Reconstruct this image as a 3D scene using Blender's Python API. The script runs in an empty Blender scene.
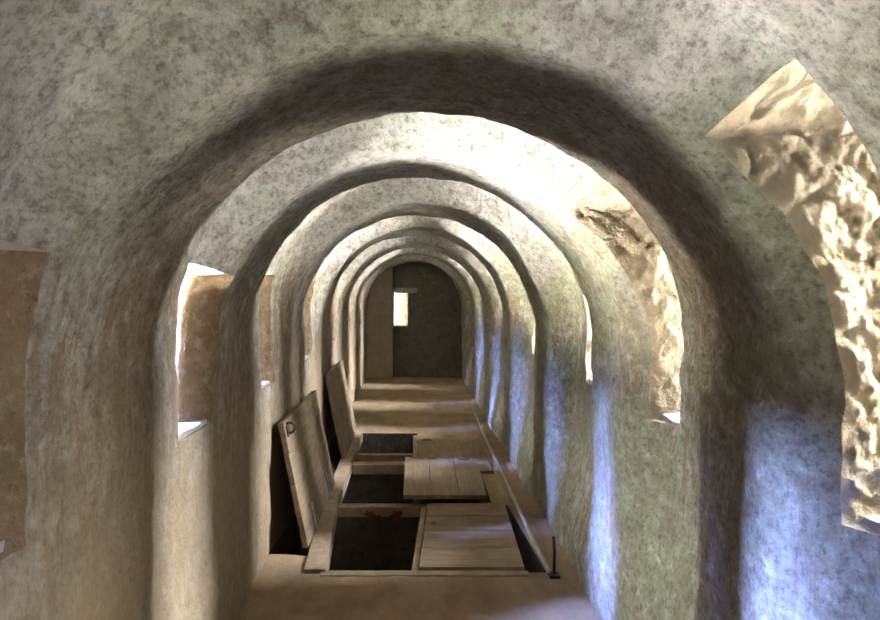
import bpy, math, random
import numpy as np
from mathutils import Vector, noise as mn
random.seed(7)
S = bpy.context.scene
COL = S.collection
EYE, F, VX, VY = 1.6, 650.0, 413.0, 293.0

# ------------------------------------------------------------------ materials
def new_mat(name):
    m = bpy.data.materials.new(name); m.use_nodes = True
    return m, m.node_tree, m.node_tree.nodes['Principled BSDF']
class NT:
    def __init__(s, nt): s.nt = nt
    def n(s, t, **kw):
        nd = s.nt.nodes.new(t)
        for k, v in kw.items():
            if k.startswith('i_'): nd.inputs[k[2:].replace('_', ' ')].default_value = v
            else: setattr(nd, k, v)
        return nd
    def l(s, a, b): s.nt.links.new(a, b)
    def noise(s, vec, scale, detail=6, rough=.6, dist=0.0):
        nd = s.n('ShaderNodeTexNoise')
        nd.inputs['Scale'].default_value = scale; nd.inputs['Detail'].default_value = detail
        nd.inputs['Roughness'].default_value = rough; nd.inputs['Distortion'].default_value = dist
        s.l(vec, nd.inputs['Vector']); return nd.outputs['Fac']
    def ramp(s, fac, a, b):
        nd = s.n('ShaderNodeMapRange', interpolation_type='SMOOTHSTEP')
        nd.inputs['From Min'].default_value = a; nd.inputs['From Max'].default_value = b
        s.l(fac, nd.inputs['Value']); return nd.outputs['Result']
    def math(s, op, a, b=None):
        nd = s.n('ShaderNodeMath', operation=op)
        for i, v in enumerate((a, b)):
            if v is None: continue
            if isinstance(v, (int, float)): nd.inputs[i].default_value = v
            else: s.l(v, nd.inputs[i])
        return nd.outputs[0]
    def mix(s, fac, a, b, blend='MIX'):
        nd = s.n('ShaderNodeMix', data_type='RGBA', blend_type=blend)
        for sock, v in ((nd.inputs['Factor'], fac), (nd.inputs['A'], a), (nd.inputs['B'], b)):
            if isinstance(v, (int, float)): sock.default_value = v
            elif isinstance(v, tuple): sock.default_value = (*v, 1)
            else: s.l(v, sock)
        return nd.outputs['Result']
    def scale(s, vec, xyz):
        nd = s.n('ShaderNodeVectorMath', operation='MULTIPLY'); nd.inputs[1].default_value = xyz
        s.l(vec, nd.inputs[0]); return nd.outputs[0]
    def bump(s, h, strength, dist, normal=None):
        nd = s.n('ShaderNodeBump'); nd.inputs['Strength'].default_value = strength
        nd.inputs['Distance'].default_value = dist; s.l(h, nd.inputs['Height'])
        if normal is not None: s.l(normal, nd.inputs['Normal'])
        return nd.outputs['Normal']

def mat_plaster():
    m, nt, b = new_mat('lime_plaster'); t = NT(nt)
    P = t.n('ShaderNodeTexCoord').outputs['Object']
    uv = t.n('ShaderNodeUVMap', uv_map='UVMap').outputs['UV']
    st = t.scale(uv, (.8, 5.0, 1))                       # streaks run with the arch
    sep = t.n('ShaderNodeSeparateXYZ'); t.l(P, sep.inputs[0])
    X, Y, Z = sep.outputs
    big = t.noise(P, 1.6, 5, .6); mid = t.noise(P, 6, 9, .68); fine = t.noise(P, 30, 6, .7)
    streak = t.noise(st, 2.2, 9, .72, .9); streak2 = t.noise(st, 5.5, 8, .7, .8)
    c = t.mix(t.ramp(mid, .36, .66), (.43, .41, .345), (.62, .605, .535))
    hi = t.ramp(Z, 1.5, 2.05)
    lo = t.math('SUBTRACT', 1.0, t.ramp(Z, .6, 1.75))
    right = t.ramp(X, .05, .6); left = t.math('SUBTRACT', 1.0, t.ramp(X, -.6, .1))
    # paler limewash high on the vault
    c = t.mix(t.math('MULTIPLY', hi, t.ramp(big, .3, .62)), c, (.54, .55, .56))
    # ochre and brown damp streaks on the walls
    br = t.math('MULTIPLY', t.ramp(streak, .42, .6), t.math('MULTIPLY', t.math('SUBTRACT', 1.0, hi), .85))
    c = t.mix(br, c, (.29, .205, .11))
    dk = t.math('MULTIPLY', t.ramp(streak2, .5, .74), .30)
    c = t.mix(dk, c, (.17, .145, .11))
    pale = t.math('MULTIPLY', t.ramp(streak2, .5, .28), .35)
    c = t.mix(pale, c, (.56, .52, .46))
    # algae
    gn = t.ramp(t.noise(P, 2.3, 6, .62, .3), .36, .58)
    gm = t.math('MULTIPLY', gn, t.math('MULTIPLY', right, t.math('SUBTRACT', 1.0, t.ramp(Z, 1.75, 2.2))))
    c = t.mix(t.math('MULTIPLY', gm, .85), c, (.315, .335, .22))
    gl = t.math('MULTIPLY', t.ramp(t.noise(P, 3.1, 5, .6, .5), .52, .68), hi)
    c = t.mix(t.math('MULTIPLY', gl, .55), c, (.36, .44, .29))
    # green film along the arris of the nearest arch
    band = t.math('MULTIPLY', t.ramp(Y, 1.22, 1.5), t.math('SUBTRACT', 1.0, t.ramp(Y, 1.6, 1.85)))
    gb = t.math('MULTIPLY', t.math('MULTIPLY', band, t.ramp(t.noise(P, 2.6, 6, .65, .4), .4, .58)), t.math('MAXIMUM', t.ramp(Z, 1.65, 1.9), t.math('MULTIPLY', right, t.ramp(Z, .9, 1.4))))
    c = t.mix(t.math('MULTIPLY', gb, .6), c, (.38, .43, .31))
    # shade and warm floor bounce painted in brown under the nearest arch
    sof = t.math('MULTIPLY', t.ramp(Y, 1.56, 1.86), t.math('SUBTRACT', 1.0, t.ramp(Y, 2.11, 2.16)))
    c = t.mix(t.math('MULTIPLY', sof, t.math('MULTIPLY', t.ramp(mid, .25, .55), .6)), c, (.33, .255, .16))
    # soot-dark blotches, grit and pits
    grit = t.noise(P, 17, 10, .78); spk = t.noise(P, 48, 6, .72)
    c = t.mix(t.math('MULTIPLY', t.ramp(grit, .45, .67), .8), c, (.17, .15, .12))
    c = t.mix(t.math('MULTIPLY', t.ramp(grit, .47, .35), .6), c, (.66, .63, .57))
    c = t.mix(t.math('MULTIPLY', t.ramp(t.noise(P, 4.2, 9, .75), .46, .7), .5), c, (.21, .185, .15))
    c = t.mix(t.math('MULTIPLY', t.ramp(spk, .46, .70), .7), c, (.10, .09, .07))
    # brown lower left wall
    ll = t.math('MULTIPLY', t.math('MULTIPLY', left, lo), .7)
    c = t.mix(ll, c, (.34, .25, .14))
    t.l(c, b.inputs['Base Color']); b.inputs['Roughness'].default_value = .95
    b.inputs['Specular IOR Level'].default_value = .15
    n1 = t.bump(mid, .8, .05)
    n2 = t.bump(streak2, .25, .02, n1)
    n3 = t.bump(grit, .9, .03, n2)
    t.l(t.bump(fine, .5, .012, n3), b.inputs['Normal'])
    return m
def mat_stone(name, c0, c1, c2, dark=(.12, .08, .045)):
    m, nt, b = new_mat(name); t = NT(nt)
    P = t.n('ShaderNodeTexCoord').outputs['Object']
    a = t.noise(P, 7, 8, .7, .3); f = t.noise(P, 38, 6, .7); g = t.noise(P, 18, 8, .7)
    c = t.mix(t.ramp(a, .32, .66), c0, c1)
    c = t.mix(t.ramp(g, .5, .7), c, c2)
    c = t.mix(t.math('MULTIPLY', t.ramp(f, .56, .7), .7), c, dark)
    t.l(c, b.inputs['Base Color']); b.inputs['Roughness'].default_value = .95
    b.inputs['Specular IOR Level'].default_value = .15
    n1 = t.bump(g, 1.0, .09)
    t.l(t.bump(f, .9, .025, n1), b.inputs['Normal'])
    return m
def mat_floor():
    m, nt, b = new_mat('earth_floor'); t = NT(nt)
    P = t.n('ShaderNodeTexCoord').outputs['Object']
    a = t.noise(t.scale(P, (1, .55, 1)), 4, 8, .65); f = t.noise(P, 45, 6, .7); g = t.noise(P, 1.3, 4, .5)
    c = t.mix(t.ramp(a, .3, .7), (.165, .12, .068), (.27, .205, .125))
    c = t.mix(t.math('MULTIPLY', t.ramp(g, .45, .65), .5), c, (.33, .26, .17))
    c = t.mix(t.math('MULTIPLY', t.ramp(f, .55, .72), .5), c, (.09, .065, .04))
    t.l(c, b.inputs['Base Color']); b.inputs['Roughness'].default_value = .95
    b.inputs['Specular IOR Level'].default_value = .15
    n1 = t.bump(a, .4, .03)
    t.l(t.bump(f, .5, .01, n1), b.inputs['Normal'])
    return m
def mat_wood(name, c0, c1, axis_scale, gloss=.8):
    m, nt, b = new_mat(name); t = NT(nt)
    P = t.n('ShaderNodeTexCoord').outputs['Object']
    g = t.noise(t.scale(P, axis_scale), 3.0, 8, .65, .6); d = t.noise(P, 5, 6, .6); f = t.noise(t.scale(P, axis_scale), 14, 4, .6)
    c = t.mix(t.ramp(g, .3, .7), c0, c1)
    c = t.mix(t.math('MULTIPLY', t.ramp(d, .45, .7), .5), c, tuple(x * .55 for x in c0))
    c = t.mix(t.math('MULTIPLY', t.ramp(f, .55, .75), .35), c, tuple(x * .4 for x in c0))
    t.l(c, b.inputs['Base Color']); b.inputs['Roughness'].default_value = gloss
    b.inputs['Specular IOR Level'].default_value = .25
    t.l(t.bump(g, .35, .01), b.inputs['Normal'])
    return m
def mat_metal(name, c0, c1, metallic, rough):
    m, nt, b = new_mat(name); t = NT(nt)
    P = t.n('ShaderNodeTexCoord').outputs['Object']
    t.l(t.mix(t.ramp(t.noise(P, 22, 6, .7), .4, .65), c0, c1), b.inputs['Base Color'])
    b.inputs['Metallic'].default_value = metallic; b.inputs['Roughness'].default_value = rough
    return m
PL = mat_plaster()
ST = mat_stone('rough_limestone', (.46, .38, .25), (.60, .515, .375), (.64, .575, .44), (.30, .22, .13))
STB = mat_stone('brown_limestone', (.25, .17, .09), (.37, .265, .16), (.48, .38, .26))
SILL = mat_stone('pale_sill_stone', (.46, .44, .40), (.58, .55, .50), (.52, .49, .44), (.38, .34, .29))
DARKW = mat_stone('dark_end_wall', (.13, .125, .10), (.20, .195, .16), (.24, .22, .17), (.06, .055, .045))  # darker tone for the far end wall
PALEW = mat_stone('pale_end_wall', (.52, .44, .34), (.66, .57, .45), (.60, .52, .41))  # paler tone for the pier and the wall behind the camera
FL = mat_floor()
PIT = mat_stone('dark_pit_stone', (.05, .042, .032), (.10, .082, .058), (.13, .105, .075), (.02, .017, .013))  # very dark stone for the pit faces and dividing walls
WD = mat_wood('weathered_boards', (.135, .10, .058), (.215, .165, .103), (1.2, 9, 9))
WDL = mat_wood('weathered_lid', (.14, .104, .062), (.22, .17, .108), (9, 1.2, 9))
BEAM = mat_wood('frame_timber', (.19, .145, .092), (.30, .235, .155), (3, 3, 6))
IRON = mat_metal('rusty_iron', (.025, .02, .017), (.06, .035, .022), .4, .7)
PIPE = mat_metal('grey_conduit', (.30, .28, .25), (.40, .37, .32), .1, .6)
RED = mat_metal('faded_red_paint', (.15, .03, .02), (.07, .035, .022), 0, .9)

# ------------------------------------------------------------------ helpers
def link_mesh(name, verts, faces, mat, parent=None, smooth=False):
    me = bpy.data.meshes.new(name); me.from_pydata([tuple(v) for v in verts], [], faces); me.update()
    me.materials.append(mat)
    if smooth: me.polygons.foreach_set('use_smooth', [True] * len(me.polygons))
    o = bpy.data.objects.new(name, me); COL.objects.link(o)
    if parent: o.parent = parent
    return o
class MB:
    def __init__(s): s.v = []; s.f = []
    def add(s, vs, fs):
        k = len(s.v); s.v += [tuple(v) for v in vs]; s.f += [tuple(i + k for i in f) for f in fs]; return s
    def hexa(s, lo, hi):          # lo, hi: four corners each, counter-clockwise seen from above
        return s.add(list(lo) + list(hi), [(3, 2, 1, 0), (4, 5, 6, 7), (0, 1, 5, 4), (1, 2, 6, 5), (2, 3, 7, 6), (3, 0, 4, 7)])
    def box(s, a, b):
        (x0, y0, z0), (x1, y1, z1) = a, b
        q = [(x0, y0), (x1, y0), (x1, y1), (x0, y1)]
        return s.hexa([(x, y, z0) for x, y in q], [(x, y, z1) for x, y in q])
    def tube(s, pts, r, n=10):
        pts = [Vector(p) for p in pts]; k = len(s.v); m = len(pts)
        for i, p in enumerate(pts):
            d = (pts[min(i + 1, m - 1)] - pts[max(i - 1, 0)]).normalized()
            a = d.cross(Vector((0, 0, 1)))
            if a.length < 1e-3: a = d.cross(Vector((1, 0, 0)))
            a.normalize(); b = a.cross(d)
            s.v += [tuple(p + (a * math.cos(2 * math.pi * j / n) + b * math.sin(2 * math.pi * j / n)) * r) for j in range(n)]
        for i in range(m - 1):
            for j in range(n):
                j2 = (j + 1) % n
                s.f.append((k + i * n + j, k + i * n + j2, k + (i + 1) * n + j2, k + (i + 1) * n + j))
        s.f.append(tuple(k + j for j in range(n))[::-1]); s.f.append(tuple(k + (m - 1) * n + j for j in range(n)))
        return s
    def torus(s, c, R, r, ax, ay, n=18, m=8):
        c = Vector(c); ax = Vector(ax).normalized(); ay = Vector(ay).normalized(); az = ax.cross(ay)
        k = len(s.v)
        for i in range(n):
            a = 2 * math.pi * i / n; d = ax * math.cos(a) + ay * math.sin(a)
            for j in range(m):
                b = 2 * math.pi * j / m
                s.v.append(tuple(c + d * (R + r * math.cos(b)) + az * r * math.sin(b)))
        for i in range(n):
            for j in range(m):
                s.f.append((k + i * m + j, k + (i + 1) % n * m + j, k + (i + 1) % n * m + (j + 1) % m, k + i * m + (j + 1) % m))
        return s
    def build(s, name, mat, parent=None, bevel=0, smooth=False):
        o = link_mesh(name, s.v, s.f, mat, parent, smooth)
        if bevel:
            b = o.modifiers.new('b', 'BEVEL'); b.width = bevel; b.segments = 2; b.limit_method = 'ANGLE'
        return o
def structure(o): o['kind'] = 'structure'; return o
def tag(o, label, cat, group=None):
    o['label'] = label; o['category'] = cat
    if group: o['group'] = group
    return o
def empty(name, loc, label, cat, group=None):
    o = bpy.data.objects.new(name, None); o.location = loc; COL.objects.link(o); o.empty_display_size = .1
    return tag(o, label, cat, group)
def fl(px, py, z=0.0):            # a point of the floor plane (height z)
    d = F * (EYE - z) / (py - VY)
    return Vector(((px - VX) * d / F, d, z))
def fbm(p, o=4): return mn.fractal(Vector(p), 1.0, 2.1, o)

# ------------------------------------------------------------------ gallery shell
Y0, Y1 = -2.6, 12.4
XL, XR, ZS = -.865, .933, 1.30
CX, RAD = (XL + XR) / 2, (XR - XL) / 2
RIBS = [(-1.15, -.55), (.22, .82), (1.51, 2.13), (2.76, 3.38), (4.38, 4.99), (6.05, 6.66), (7.92, 8.52), (9.70, 10.28), (11.75, 12.40)]
def bay(y, nx, nz):               # 0 on a rib, 1 in the middle of a bay; the front arris is rounder low down
    best = 1.0; q = 1 - max(nz, 0)
    sh, wd = (.20 * q, .11 + .20 * q) if nx > 0 else (.10 * q, .12 + .26 * q)
    for a, b in RIBS:
        if a + sh <= y <= b: return 0.0
        d = (a + sh - y) / wd if y < a + sh else (y - b) / .14
        if d < 1: best = min(best, d)
    return .5 - .5 * math.cos(best * math.pi) if best < 1 else 1.0
WR = [(-.35, .0), (1.36, 1.525), (2.61, 2.79), (3.72, 3.96), (5.35, 5.68), (7.15, 7.48), (8.95, 9.28), (10.85, 11.15)]
WL = [(-.35, .0), (1.10, 1.465), (2.46, 2.84), (3.75, 4.08), (5.35, 5.70), (7.15, 7.48), (8.95, 9.28), (10.85, 11.15)]
ZR0, ZR1, ZL0, ZL1 = 1.055, 1.995, 1.035, 1.69
aR1 = math.asin((ZR1 - ZS) / (RAD + .07)); aL1 = math.asin((ZL1 - ZS) / (RAD + .03))
def lines(fixed, step):
    fixed = sorted(fixed); out = []
    for a, b in zip(fixed, fixed[1:]):
        if b - a < 1e-6: continue
        n = max(1, round((b - a) / step((a + b) / 2)))
        out += [a + (b - a) * i / n for i in range(n)]
    return out + [fixed[-1]]
marks = {Y0, Y1}
for a, b in RIBS + WR + WL: marks |= {a, b}
ys = lines(marks, lambda y: .028 if .6 < y < 4.5 else (.045 if y > 4.5 else .08))
# profile parameter: arc length s from the left foot over the crown to the right foot
ARC = math.pi * RAD
sL0, sL1 = ZL0, ZS + aL1 * RAD
sR1, sR0 = ZS + ARC - aR1 * RAD, ZS + ARC + (ZS - ZR0)
sA, sB = ZS + ARC * .27, ZS + ARC * .73
ss = lines({0, sL0, sL1, ZS, ZS + ARC, sR1, sR0, 2 * ZS + ARC, sA, sB}, lambda s: .03)
def prof(s):
    if s <= ZS: return XL, s, -1.0, 0.0
    if s >= ZS + ARC: return XR, 2 * ZS + ARC - s, 1.0, 0.0
    t = math.pi - (s - ZS) / RAD
    return CX + RAD * math.cos(t), ZS + RAD * math.sin(t), math.cos(t), math.sin(t)
def shell_point(s, y):
    x, z, nx, nz = prof(s)
    amp = .022 + .103 * max(nx, 0) + .15 * max(nz, 0)
    d = amp * bay(y, nx, nz) * (min(1, max(0, (z - .12) / .5)) if nx > .9 else 1)
    d += .018 * fbm((x * 1.7 + 3, y * 1.7, z * 1.7), 3) + .010 * fbm((x * 10, y * 10, z * 10), 4)
    jy = .012 * fbm((s * 5, y * 3 + 11, 2.2), 2)
    if y < Y0 + .1 or y > Y1 - .1: jy = 0
    return (x + nx * d, y + jy, max(z + nz * d, 0) if s > .001 and s < 2 * ZS + ARC - .001 else -.01)
NS, NY = len(ss), len(ys)
V = [shell_point(s, y) for y in ys for s in ss]
iy = {round(y, 5): i for i, y in enumerate(ys)}; isx = {round(s, 5): i for i, s in enumerate(ss)}
def inside(wins, s0, s1, s, y):
    return s0 < s < s1 and any(a < y < b for a, b in wins)
groups = {}
allf = []
for j in range(NY - 1):
    yc = (ys[j] + ys[j + 1]) / 2
    rib = next((k for k, (a, b) in enumerate(RIBS) if a < yc < b), None)
    for i in range(NS - 1):
        sc = (ss[i] + ss[i + 1]) / 2
        f = (j * NS + i, (j + 1) * NS + i, (j + 1) * NS + i + 1, j * NS + i + 1)
        if inside(WL, sL0, sL1, sc, yc) or inside(WR, sR1, sR0, sc, yc): continue
        nm = 'trim_%d' % (rib + 1) if rib is not None else ('wall_left' if sc < sA else 'wall_right' if sc > sB else 'ceiling')
        groups.setdefault(nm, []).append(f); allf.append(f)
NRM = np.zeros((len(V), 3)); VA = np.array(V); FA = np.array(allf)
fn = np.cross(VA[FA[:, 2]] - VA[FA[:, 0]], VA[FA[:, 3]] - VA[FA[:, 1]])
for k in range(4): np.add.at(NRM, FA[:, k], fn)
NRM /= np.maximum(np.linalg.norm(NRM, axis=1, keepdims=True), 1e-12)
for nm, fs in groups.items():
    used = sorted({i for f in fs for i in f}); mp = {g: k for k, g in enumerate(used)}
    me = bpy.data.meshes.new(nm); me.from_pydata([V[g] for g in used], [], [tuple(mp[g] for g in f) for f in fs]); me.update()
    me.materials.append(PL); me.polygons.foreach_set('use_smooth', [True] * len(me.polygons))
    uv = me.uv_layers.new(name='UVMap')
    flat = []
    for f in fs:
        for g in f: flat += [ss[g % NS], ys[g // NS]]
    uv.data.foreach_set('uv', flat)
    me.normals_split_custom_set_from_vertices([tuple(NRM[g]) for g in used])
    o = bpy.data.objects.new(nm, me); COL.objects.link(o); structure(o)
    if nm.startswith('trim'): o['label'] = 'plastered arch rib of the vaulted gallery'

# ------------------------------------------------------------------ windows (unglazed loopholes through the thick wall)
CRAG = bpy.data.textures.new('crag', 'MUSGRAVE'); CRAG.noise_scale = .10; CRAG.musgrave_type = 'RIDGED_MULTIFRACTAL'; CRAG.noise_intensity = .5
GRAIN = bpy.data.textures.new('grain', 'CLOUDS'); GRAIN.noise_scale = .03; GRAIN.noise_depth = 4
def window(k, side, y0, y1):
    s0, s1 = (sL0, sL1) if side < 0 else (sR1, sR0)
    i0, i1 = isx[round(s0, 5)], isx[round(s1, 5)]; j0, j1 = iy[round(y0, 5)], iy[round(y1, 5)]
    ib, it = (i0, i1) if side < 0 else (i1, i0)            # bottom / top column
    XO = 1.42 if side > 0 else -1.52
    st = 1 if it > ib else -1
    cols = list(range(ib, it + st, st)); rows = list(range(j0, j1 + 1))
    mb = MB(); ND = 28
    def strip(idx, nrm, amp, to=None):
        vs = []
        for gi, g in enumerate(idx):
            ct = min(1, gi / 3, (len(idx) - 1 - gi) / 3)
            p = Vector(V[g])
            for q in range(ND + 1):
                t = q / ND
                fy = (p.y - y0) / (y1 - y0)
                dy = t * (.03 * fy - .02) if side > 0 else fy * (-.13 * min(1, t / .15) - .06 * t)
                v = Vector((p.x + (XO - p.x) * t, p.y + dy, p.z))
                a = amp * min(1, t * 6) * ct
                w = fbm((v.x * 7, v.y * 7 + k * 3.1, v.z * 7), 4) * .3 + (abs(fbm((v.x * 14 + k, v.y * 14, v.z * 14), 4)) - .25) * .5
                vs.append(v + Vector(nrm) * a * w)
        fs = []
        for r in range(len(idx) - 1):
            for q in range(ND):
                fs.append((r * (ND + 1) + q, (r + 1) * (ND + 1) + q, (r + 1) * (ND + 1) + q + 1, r * (ND + 1) + q + 1))
        (to or mb).add(vs, fs)
    A = .03 if side > 0 else .022
    strip([j1 * NS + c for c in cols], (0, -1, 0), A)       # far reveal
    strip([j0 * NS + c for c in cols], (0, 1, 0), A * .6)   # near reveal
    mh = mb if side > 0 else MB()
    strip([r * NS + it for r in rows], (0, 0, 1), A if side > 0 else A * .5, mh)   # head
    strip([r * NS + ib for r in rows], (0, 0, 1), .006)     # bed under the sill
    o = mb.build('window_%d' % k, ST if side > 0 else STB, smooth=True); structure(o)
    if side > 0:                                           # craggy broken stone, fading out at the plaster rim
        n_in = len(mb.v) // (ND + 1)
        vg = o.vertex_groups.new(name='rough')
        for q in range(ND + 1): vg.add([r * (ND + 1) + q for r in range(n_in)], min(1, q / 2), 'REPLACE')
        sd = o.modifiers.new('split', 'SUBSURF'); sd.subdivision_type = 'SIMPLE'
        sd.levels = sd.render_levels = 2 if k in (2, 3, 4) else 1
        for tx, stg in ((CRAG, .026), (GRAIN, .022)):
            dm = o.modifiers.new('crag', 'DISPLACE'); dm.texture = tx; dm.strength = stg; dm.mid_level = .5; dm.vertex_group = 'rough'
            dm.texture_coords = 'GLOBAL'
    if side < 0: mh.build('window_head', SILL, o, smooth=True)  # paler stone puts the light caught by the head into its colour
    zb = min(V[r * NS + ib][2] for r in rows); xi = V[(j0 + j1) // 2 * NS + ib][0]
    n = 12; top = []
    m2 = MB()
    xa, xb = xi + side * .012, XO
    vs = []; ny = 8
    for a in range(n + 1):
        for b in range(ny + 1):
            x = xa + (xb - xa) * a / n; y = y0 - .02 + (y1 - y0 + .04) * b / ny
            vs.append((x, y, zb + .022 + .006 * fbm((x * 8, y * 8, k), 3) + .03 * a / n))
    fs = [(a * (ny + 1) + b, (a + 1) * (ny + 1) + b, (a + 1) * (ny + 1) + b + 1, a * (ny + 1) + b + 1) for a in range(n) for b in range(ny)]
    fs += [(a + 1, a, len(vs) + a, len(vs) + a + 1) for a in range(ny)]
    vs += [(xa, y0 - .02 + (y1 - y0 + .04) * b / ny, zb - .015) for b in range(ny + 1)]
    m2.add(vs, fs)
    m2.build('window_sill', SILL, o)
    return o
k = 1
for a, b in WR: window(k, 1, a, b); k += 1
for a, b in WL: window(k, -1, a, b); k += 1

# unseen outer wall faces and flat cover, added to stop light leaking through the shell
def outer_face(name, side, wins, z0, z1):
    X = 1.40 if side > 0 else -1.50; edges = [Y0 - .05]
    hol = []
    for a, b in wins:
        hol.append((a - .035, b + .075) if side > 0 else (a - .02, b - .15))
    mb = MB(); prev = Y0 - .05
    for a, b in hol + [(Y1 + .1, None)]:
        mb.box((min(X, X + side * .05), prev, -.05), (max(X, X + side * .05), a, 2.6))
        if b is not None:
            mb.box((min(X, X + side * .05), a, -.05), (max(X, X + side * .05), b, z0))
            mb.box((min(X, X + side * .05), a, z1), (max(X, X + side * .05), b, 2.6)); prev = b
    structure(mb.build(name, ST))
outer_face('wall_lightstop_left', -1, WL, ZL0 - .02, ZL1 + .05)
outer_face('wall_lightstop_right', 1, WR, ZR0 - .02, ZR1 + .12)
structure(MB().box((-1.56, Y0 - .06, 2.6), (1.56, Y1 + .12, 2.75)).build('ceiling_lightstop', ST))

# ------------------------------------------------------------------ ends of the gallery
def wall_grid(name, mat, x0, x1, z0, z1, y, hole=None, flip=False, amp=.02):
    fx = {x0, x1}; fz = {z0, z1}
    if hole: fx |= {hole[0], hole[1]}; fz |= {hole[2], hole[3]}
    xs = lines(fx, lambda v: .06); zs = lines(fz, lambda v: .06)
    vs = [(x, y + amp * fbm((x * 3, y, z * 3), 4), z) for z in zs for x in xs]; n = len(xs); fs = []
    for j in range(len(zs) - 1):
        for i in range(n - 1):
            xc, zc = (xs[i] + xs[i + 1]) / 2, (zs[j] + zs[j + 1]) / 2
            if hole and hole[0] < xc < hole[1] and hole[2] < zc < hole[3]: continue
            f = (j * n + i, j * n + i + 1, (j + 1) * n + i + 1, (j + 1) * n + i); fs.append(f[::-1] if flip else f)
    return structure(link_mesh(name, vs, fs, mat, None, True))
HX = (-.375, -.10, .96, 1.62)
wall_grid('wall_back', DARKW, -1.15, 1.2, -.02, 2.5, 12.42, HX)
wall_grid('wall_front', PALEW, -1.15, 1.2, -.02, 2.5, -2.6, None, True)
# projecting pier left of the end window
mp = MB(); mp.box((-.95, 12.20, -.01), (-.385, 12.415, 2.16)); structure(mp.build('trim_20', PALEW, bevel=.02))
# end window: reveals, sill, bright lintel
mw = MB(); hx0, hx1, hz0, hz1 = HX
for a, b in (((hx0 - .06, 12.41, hz0 - .06), (hx0, 12.85, hz1 + .06)), ((hx1, 12.43, hz0 - .06), (hx1 + .06, 12.85, hz1 + .06)),
             ((hx0, 12.43, hz1), (hx1, 12.85, hz1 + .06)), ((hx0, 12.43, hz0 - .06), (hx1, 12.85, hz0))): mw.box(a, b)
w = structure(mw.build('window_17', SILL))
MB().box((-.33, 12.36, 1.60), (.08, 12.425, 1.70)).build('lintel', SILL, w, bevel=.012)
# added pale wall behind the end window, stands in for its lit stone reveal
structure(wall_grid('wall_outside', ST, -2.2, 1.6, -.2, 2.2, 13.9, None, False, .08))

# ------------------------------------------------------------------ floor with the hatch pit
PA, PB = fl(322, 571.5), fl(544, 571.5)           # near edge of the pit
PC, PD = fl(484, 433), fl(368, 433)               # far edge
PA.x = -.555
R2 = fl(509, 500); L2 = Vector((-.60, 4.9, 0))
yn, yf = PA.y, PC.y
edgeL = [Vector((-.545, yn, 0)), Vector((-.60, 3.965, 0)), Vector((-.90, 3.985, 0)), Vector((-.90, yf, 0))]
yc_ = 7.045
edgeR = [Vector((.765, yn, 0)), Vector((.715, 4.92, 0)), Vector((.60, 4.94, 0)), Vector((.605, 5.75, 0)), Vector((.725, 5.77, 0)), Vector((.738, yc_, 0)), Vector((.738, yf, 0))]
def lerp_edge(E, y):
    for a, b in zip(E, E[1:]):
        if y <= b.y + 1e-6: return a.x + (b.x - a.x) * (y - a.y) / (b.y - a.y)
    return E[-1].x
mf = MB()
def patch(xfun0, xfun1, ya, yb, nx, sy=.07):
    n = max(2, round((yb - ya) / sy)); vs = []; fs = []
    for j in range(n + 1):
        y = ya + (yb - ya) * j / n; x0, x1 = xfun0(y), xfun1(y)
        for i in range(nx + 1):
            x = x0 + (x1 - x0) * i / nx
            h = .010 * fbm((x * 3, y * 3, 0), 4)
            if abs(y - yn) < .01 or abs(y - yf) < .01: h *= .3
            vs.append((x, y, h - .004))
    for j in range(n):
        for i in range(nx): fs.append((j * (nx + 1) + i, j * (nx + 1) + i + 1, (j + 1) * (nx + 1) + i + 1, (j + 1) * (nx + 1) + i))
    mf.add(vs, fs)
c_ = lambda v: (lambda y: v)
patch(c_(-1.1), c_(1.2), Y0, yn, 30)
patch(c_(-1.1), c_(1.2), yf, 12.5, 30)
for y_a, y_b in ((yn, 3.965), (3.965, 3.985), (3.985, yf)): patch(c_(-1.1), lambda y: lerp_edge(edgeL, y), y_a, y_b, 6, .07 if y_b - y_a > .1 else .005)
patch(c_(.045), c_(.738), yc_, yf, 6)
for ya_, yb_ in zip([e.y for e in edgeR], [e.y for e in edgeR][1:]): patch(lambda y: lerp_edge(edgeR, y), c_(1.2), ya_, yb_, 6, .07 if yb_ - ya_ > .1 else .01)
PZ = -.85
ring = [edgeL[0]] + edgeR[:6] + [Vector((.045, yc_, 0)), Vector((.045, yf, 0)), edgeL[3], edgeL[2], edgeL[1]]
kk = len(ring)
mf.add([Vector((p.x, p.y, -.004)) for p in ring] + [Vector((p.x, p.y, PZ)) for p in ring],
       [(i, (i + 1) % kk, (i + 1) % kk + kk, i + kk) for i in range(kk)] + [tuple(kk + i for i in range(kk))])
npit = kk + 1
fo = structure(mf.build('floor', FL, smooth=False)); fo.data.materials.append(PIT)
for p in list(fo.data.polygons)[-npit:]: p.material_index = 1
for o in [bpy.data.objects['floor']]:
    for p in o.data.polygons:
        if p.area < .05: p.use_smooth = True
# masonry dividing walls inside the pit + a step
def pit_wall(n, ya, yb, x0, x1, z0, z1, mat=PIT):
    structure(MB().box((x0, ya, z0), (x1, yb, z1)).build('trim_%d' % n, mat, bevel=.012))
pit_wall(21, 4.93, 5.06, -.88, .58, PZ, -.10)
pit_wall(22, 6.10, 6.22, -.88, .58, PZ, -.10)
pit_wall(23, 4.35, 4.55, -.40, .05, PZ, -.48)

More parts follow.
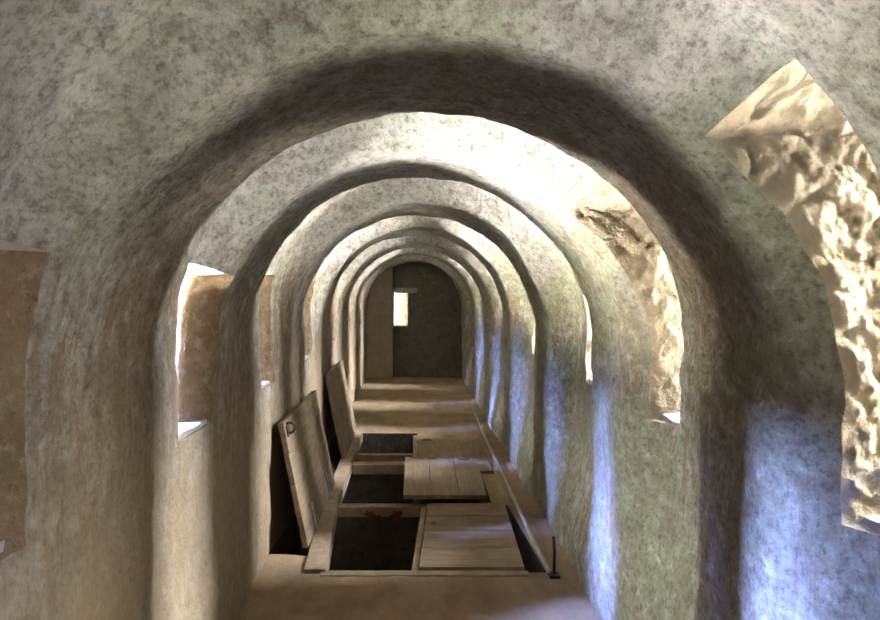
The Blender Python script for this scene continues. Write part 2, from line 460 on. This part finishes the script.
# ------------------------------------------------------------------ hatch frame: rails and crossbars
fr = empty('trapdoor_surround', (.03, yn, 0), 'long timber frame let into the floor around the open hatches', 'hatch frame')
fr_inv = Vector(fr.location)
def rel(vs, root): return [Vector(v) - Vector(root.location) for v in vs]
def bar(name, quad, z0, z1, root, mat=BEAM, bevel=.006):
    lo = rel([(p[0], p[1], z0) for p in quad], root); hi = rel([(p[0], p[1], z1) for p in quad], root)
    return MB().hexa(lo, hi).build(name, mat, root, bevel)
g0, g1, g2, g3 = fl(410.5, 571), fl(417.5, 571), fl(427.5, 505), fl(422.5, 505)
bar('center_rail', [(-.012, yn + .01), (.028, yn + .01), (.105, 4.92), (.065, 4.92)], -.12, -.012, fr)
bar('center_rail', [(.0, 5.02), (.06, 5.02), (.06, yf - .01), (.0, yf - .01)], -.12, -.022, fr)
bar('side_rail', [(-.625, yn - .02), (-.50, yn - .02), (-.575, 5.0), (-.69, 5.0)], -.10, .022, fr)
bar('side_rail', [(-.69, 5.005), (-.575, 5.005), (-.575, yf), (-.69, yf)], -.10, .018, fr)
bar('crossbar', [(-.57, 4.925), (.585, 4.925), (.585, 5.015), (-.57, 5.015)], -.10, -.022, fr)
bar('crossbar', [(-.57, 6.08), (-.002, 6.08), (-.002, 6.20), (-.57, 6.20)], -.10, -.006, fr)
bar('crossbar', [(-.57, 6.66), (.0, 6.66), (.0, 6.74), (-.57, 6.74)], -.16, -.06, fr)
bar('end_sill', [(-.53, yn - .06), (.66, yn - .06), (.66, yn + .005), (-.53, yn + .005)], -.09, .006, fr)
# faded red paint on the far face of the first pit
for cu, cw, r in ((-.335, -.075, .055), (-.27, -.115, .045), (-.135, -.085, .07)):
    n = 14; ring2 = []
    for a in range(n):
        rr = r * random.uniform(.35, 1.25)
        ring2.append((cu + 1.1 * rr * math.cos(2 * math.pi * a / n), cw + .7 * rr * math.sin(2 * math.pi * a / n)))
    vs = [(u, 4.918, w) for u, w in ring2] + [(u, 4.927, w) for u, w in ring2]
    m = MB().add(rel(vs, fr), [tuple(range(n)), tuple(range(n, 2 * n))[::-1]] + [(a, a + n, (a + 1) % n + n, (a + 1) % n) for a in range(n)])
    o = m.build('paint_mark', RED, fr); o['label'] = 'faded red paint mark'

# ------------------------------------------------------------------ hatch lids
def lid_flat(root_label, quad, z0, z1, nboards, along, holes, mat):
    """quad: near-left, near-right, far-right, far-left (x, y)."""
    c = sum((Vector((p[0], p[1], 0)) for p in quad), Vector()) / 4
    root = empty('trapdoor', (c.x, c.y, z0), root_label, 'hatch lid')
    q = [Vector((p[0] - c.x, p[1] - c.y, 0)) for p in quad]
    def P(u, v): return q[0].lerp(q[1], u).lerp(q[3].lerp(q[2], u), v)
    h = z1 - z0; m = MB(); g = .0025
    for i in range(nboards):
        a, b = i / nboards + g, (i + 1) / nboards - g
        cs = [P(0, a), P(1, a), P(1, b), P(0, b)] if along == 'x' else [P(a, 0), P(b, 0), P(b, 1), P(a, 1)]
        dz = random.uniform(-.001, .001)
        m.hexa([v + Vector((0, 0, h * .45)) for v in cs], [v + Vector((0, 0, h + dz)) for v in cs])
    m.build('boards', mat, root, .003)
    for v in (.12, .82):
        cs = [P(.05, v), P(.95, v), P(.95, v + .07), P(.05, v + .07)] if along != 'x' else [P(v, .05), P(v + .07, .05), P(v + .07, .95), P(v, .95)]
        MB().hexa(cs, [x + Vector((0, 0, h * .46)) for x in cs]).build('batten', BEAM, root, .003)
    for (u, v, w, d) in holes:  # dark raised patches stand in for the shaded finger holes
        p = P(u, v)
        MB().hexa([p + Vector((sx * w, sy * d, h)) for sx, sy in ((-1, -1), (1, -1), (1, 1), (-1, 1))],
                  [p + Vector((sx * w * .8, sy * d * .8, h + .006)) for sx, sy in ((-1, -1), (1, -1), (1, 1), (-1, 1))]).build('finger_hole_patch', IRON, root)
    return root
lid_flat('closed board hatch lid nearest the camera, right of the deepest open pit', [(.034, yn + .01), (.642, yn + .01), (.69, 4.90), (.112, 4.90)], -.02, .02, 4, 'x', [(.10, .62, .016, .028)], WD)
zB = .082
B_ = [fl(403, 495, zB), fl(487, 495, zB), fl(477, 458.5, zB), fl(405, 456.5, zB)]
lid_flat('loose board lid lying crooked on top of two closed hatch lids', [(p.x, p.y) for p in B_], .0225, zB, 3, 'y', [(.38, .955, .045, .022), (.82, .95, .05, .022)], WDL)
C_ = [(.02, 5.78), (.712, 5.78), (.733, 7.02), (.055, 7.02)]
lid_flat('closed board hatch lid farthest from the camera, partly under the crooked one', C_, -.02, .02, 3, 'y', [(.14, .98, .05, .03)], WDL)

def lid_open(label, ya, yb, xh, top, lean_far, knob):
    """a lid standing on its hinge edge, leaning back on the left wall"""
    root = empty('trapdoor', (xh, (ya + yb) / 2, .03), label, 'hatch lid')
    L = yb - ya; H, dx = top
    up = Vector((-dx, 0, H)); W = up.length; u = up.normalized(); nrm = Vector((u.z, 0, -u.x))   # nrm faces right
    def P(y, w, d): return Vector((0, y - L / 2, 0)) + u * w + nrm * d
    m = MB(); nb = 4
    for i in range(nb):
        a, b = W * i / nb + .001, W * (i + 1) / nb - .001
        y0_, y1_ = random.uniform(0, .012), L - random.uniform(0, .012)
        c4 = lambda d: [P(y0_, a, d), P(y1_, a, d), P(y1_, b, d), P(y0_, b, d)]
        m.hexa(c4(-.018), c4(.018))
    m.build('boards', WDL, root, .004)
    for y in (.16, L - .26):
        c4 = lambda d: [P(y, .06, d), P(y + .10, .06, d), P(y + .10, W - .08, d), P(y, W - .08, d)]
        MB().hexa(c4(-.045), c4(-.018)).build('batten', BEAM, root, .004)
    for y in (.30, L - .35):
        c4 = lambda d: [P(y, .0, d), P(y + .05, .0, d), P(y + .05, .18, d), P(y, .18, d)]
        MB().hexa(c4(.018), c4(.024)).build('hinge', PIPE, root, .001)
    if knob:
        MB().torus(P(.07, W - .05, .035), .032, .008, u, nrm).build('ring_handle', IRON, root, 0, True)
        c4 = lambda d: [P(.04, W - .10, d), P(.10, W - .10, d), P(.10, W - .03, d), P(.04, W - .03, d)]
        MB().hexa(c4(.018), c4(.026)).build('handle_plate', IRON, root, .001)
    return root
lid_open('open hatch lid nearest the camera, leaning on the left wall above the first pits', 3.99, 5.36, -.66, (.77, .155), 0, True)
lid_open('open hatch lid behind the nearer one, leaning on the left wall by the last pit', 6.16, 7.45, -.66, (.80, .165), 0, False)

# ------------------------------------------------------------------ conduit along the right wall and its post
pts = [fl(549, 571, .05), fl(531, 536, .06), fl(516, 503, .06), fl(497, 463, .06), fl(483, 433, .06), fl(475, 414, .06)]
o = MB().tube(pts, .013, 10).build('conduit', PIPE, None, 0, True)
t_ = Vector(pts[0])
o.data.transform(__import__('mathutils').Matrix.Translation(-t_)); o.location = t_
tag(o, 'thin grey conduit running along the foot of the right wall', 'pipe')
post = empty('iron_rod', (fl(554, 576).x, fl(554, 576).y, 0), 'short rusty iron rod standing at the near end of the grey conduit', 'rod')
MB().tube([(0, 0, -.01), (.003, .004, .14), (.0, .01, .22)], .009, 8).build('shaft', IRON, post, 0, True)
MB().box((-.03, -.03, -.004), (.03, .03, .012)).build('foot_plate', IRON, post, .002)

# ------------------------------------------------------------------ daylight and added fill lamps
W = bpy.data.worlds.new('World'); S.world = W; W.use_nodes = True
bg = W.node_tree.nodes['Background']; bg.inputs['Color'].default_value = (.55, .70, 1.0, 1); bg.inputs['Strength'].default_value = .22
def area(name, loc, target, sx, sy, power, color, spread=math.pi):
    l = bpy.data.lights.new(name, 'AREA'); l.shape = 'RECTANGLE'; l.size = sx; l.size_y = sy
    l.energy = power; l.color = color; l.spread = spread
    o = bpy.data.objects.new(name, l); COL.objects.link(o); o.location = loc
    o.rotation_euler = (Vector(target) - Vector(loc)).to_track_quat('-Z', 'Y').to_euler()
BAY = (.6, .50, .85, 1.6, 1.9, 2.0, 2.0, 1.6)
for side, wins, zc, G, K, kc in ((1, WR, 1.5, 800, 260, (.88, .90, 1.0)), (-1, WL, 1.35, 2600, 3200, (.26, .36, 1.0))):
    for k, (a, b) in enumerate(wins):
        y = (a + b) / 2; off = (-.12, -.40, -.62, -.62, -.62, -.62, -.62, -.62)[k] if side < 0 else (-.12, .14, .16, -.1, -.2, -.2, -.2, -.2)[k]
        og = (-.12, -.05, -.40, -.50, -.36, -.36, -.36, -.36)[k] if side < 0 else (-.12, .12, .16, -.1, -.2, -.2, -.2, -.2)[k]
        area('sunlit_ground_light', (side * 3.0, y + og, .30), (side * 1.2, y, zc), .7, 1.7, G * BAY[k] * (1 if k < 2 else (1.9 if side < 0 else .95)), (1, .92, .81), math.radians(110))
        area('sky_fill_light', (side * 2.9, y + off, 2.6), (side * 1.2, y, zc), (.2 if k == 1 and side < 0 else .35), 1.5, K * ((1.9 if side < 0 else 1.0) if k == 1 else 2.3 if k == 2 else max(1, BAY[k] * .8)), kc, math.radians(110))
for k, (a, b) in enumerate(WL):  # neutral fill lamps, added to brighten the bay walls opposite
    y = (a + b) / 2
    if k: area('sky_fill_light', (-3.1, y - .1, 2.4), (-1.2, y, 1.35), .9, 1.6, (0, 60, 900, 600, 500, 450, 450, 450)[k], (.93, .96, 1.0), math.radians(110))
for k in (1, 2):  # extra fill lamps, added to lift the dark ribs on the left
    y = sum(WR[k]) / 2
    area('sky_fill_light', (3.0, y - .45, 2.5), (1.2, y, 1.5), .8, 1.6, (0, 380, 60)[k], (1, .96, .90), math.radians(110))
area('sky_fill_light', (-.3, 12.9, 3.2), (-.3, 13.9, 1.0), 1.5, .6, 1.2, (.9, .93, 1.0))

# ------------------------------------------------------------------ camera and view
cam = bpy.data.cameras.new('camera'); co = bpy.data.objects.new('camera', cam); COL.objects.link(co)
co.location = (0, 0, EYE); co.rotation_euler = (math.pi / 2, 0, 0)
cam.sensor_width = 36; cam.lens = 36 * F / 880; cam.clip_start = .05
cam.shift_x = (440 - VX) / 880; cam.shift_y = -(310 - VY) / 880
S.camera = co
vs = S.view_settings; vs.view_transform = 'Standard'; vs.look = 'None'; vs.gamma = 1; vs.use_curve_mapping = False; vs.exposure = -.25
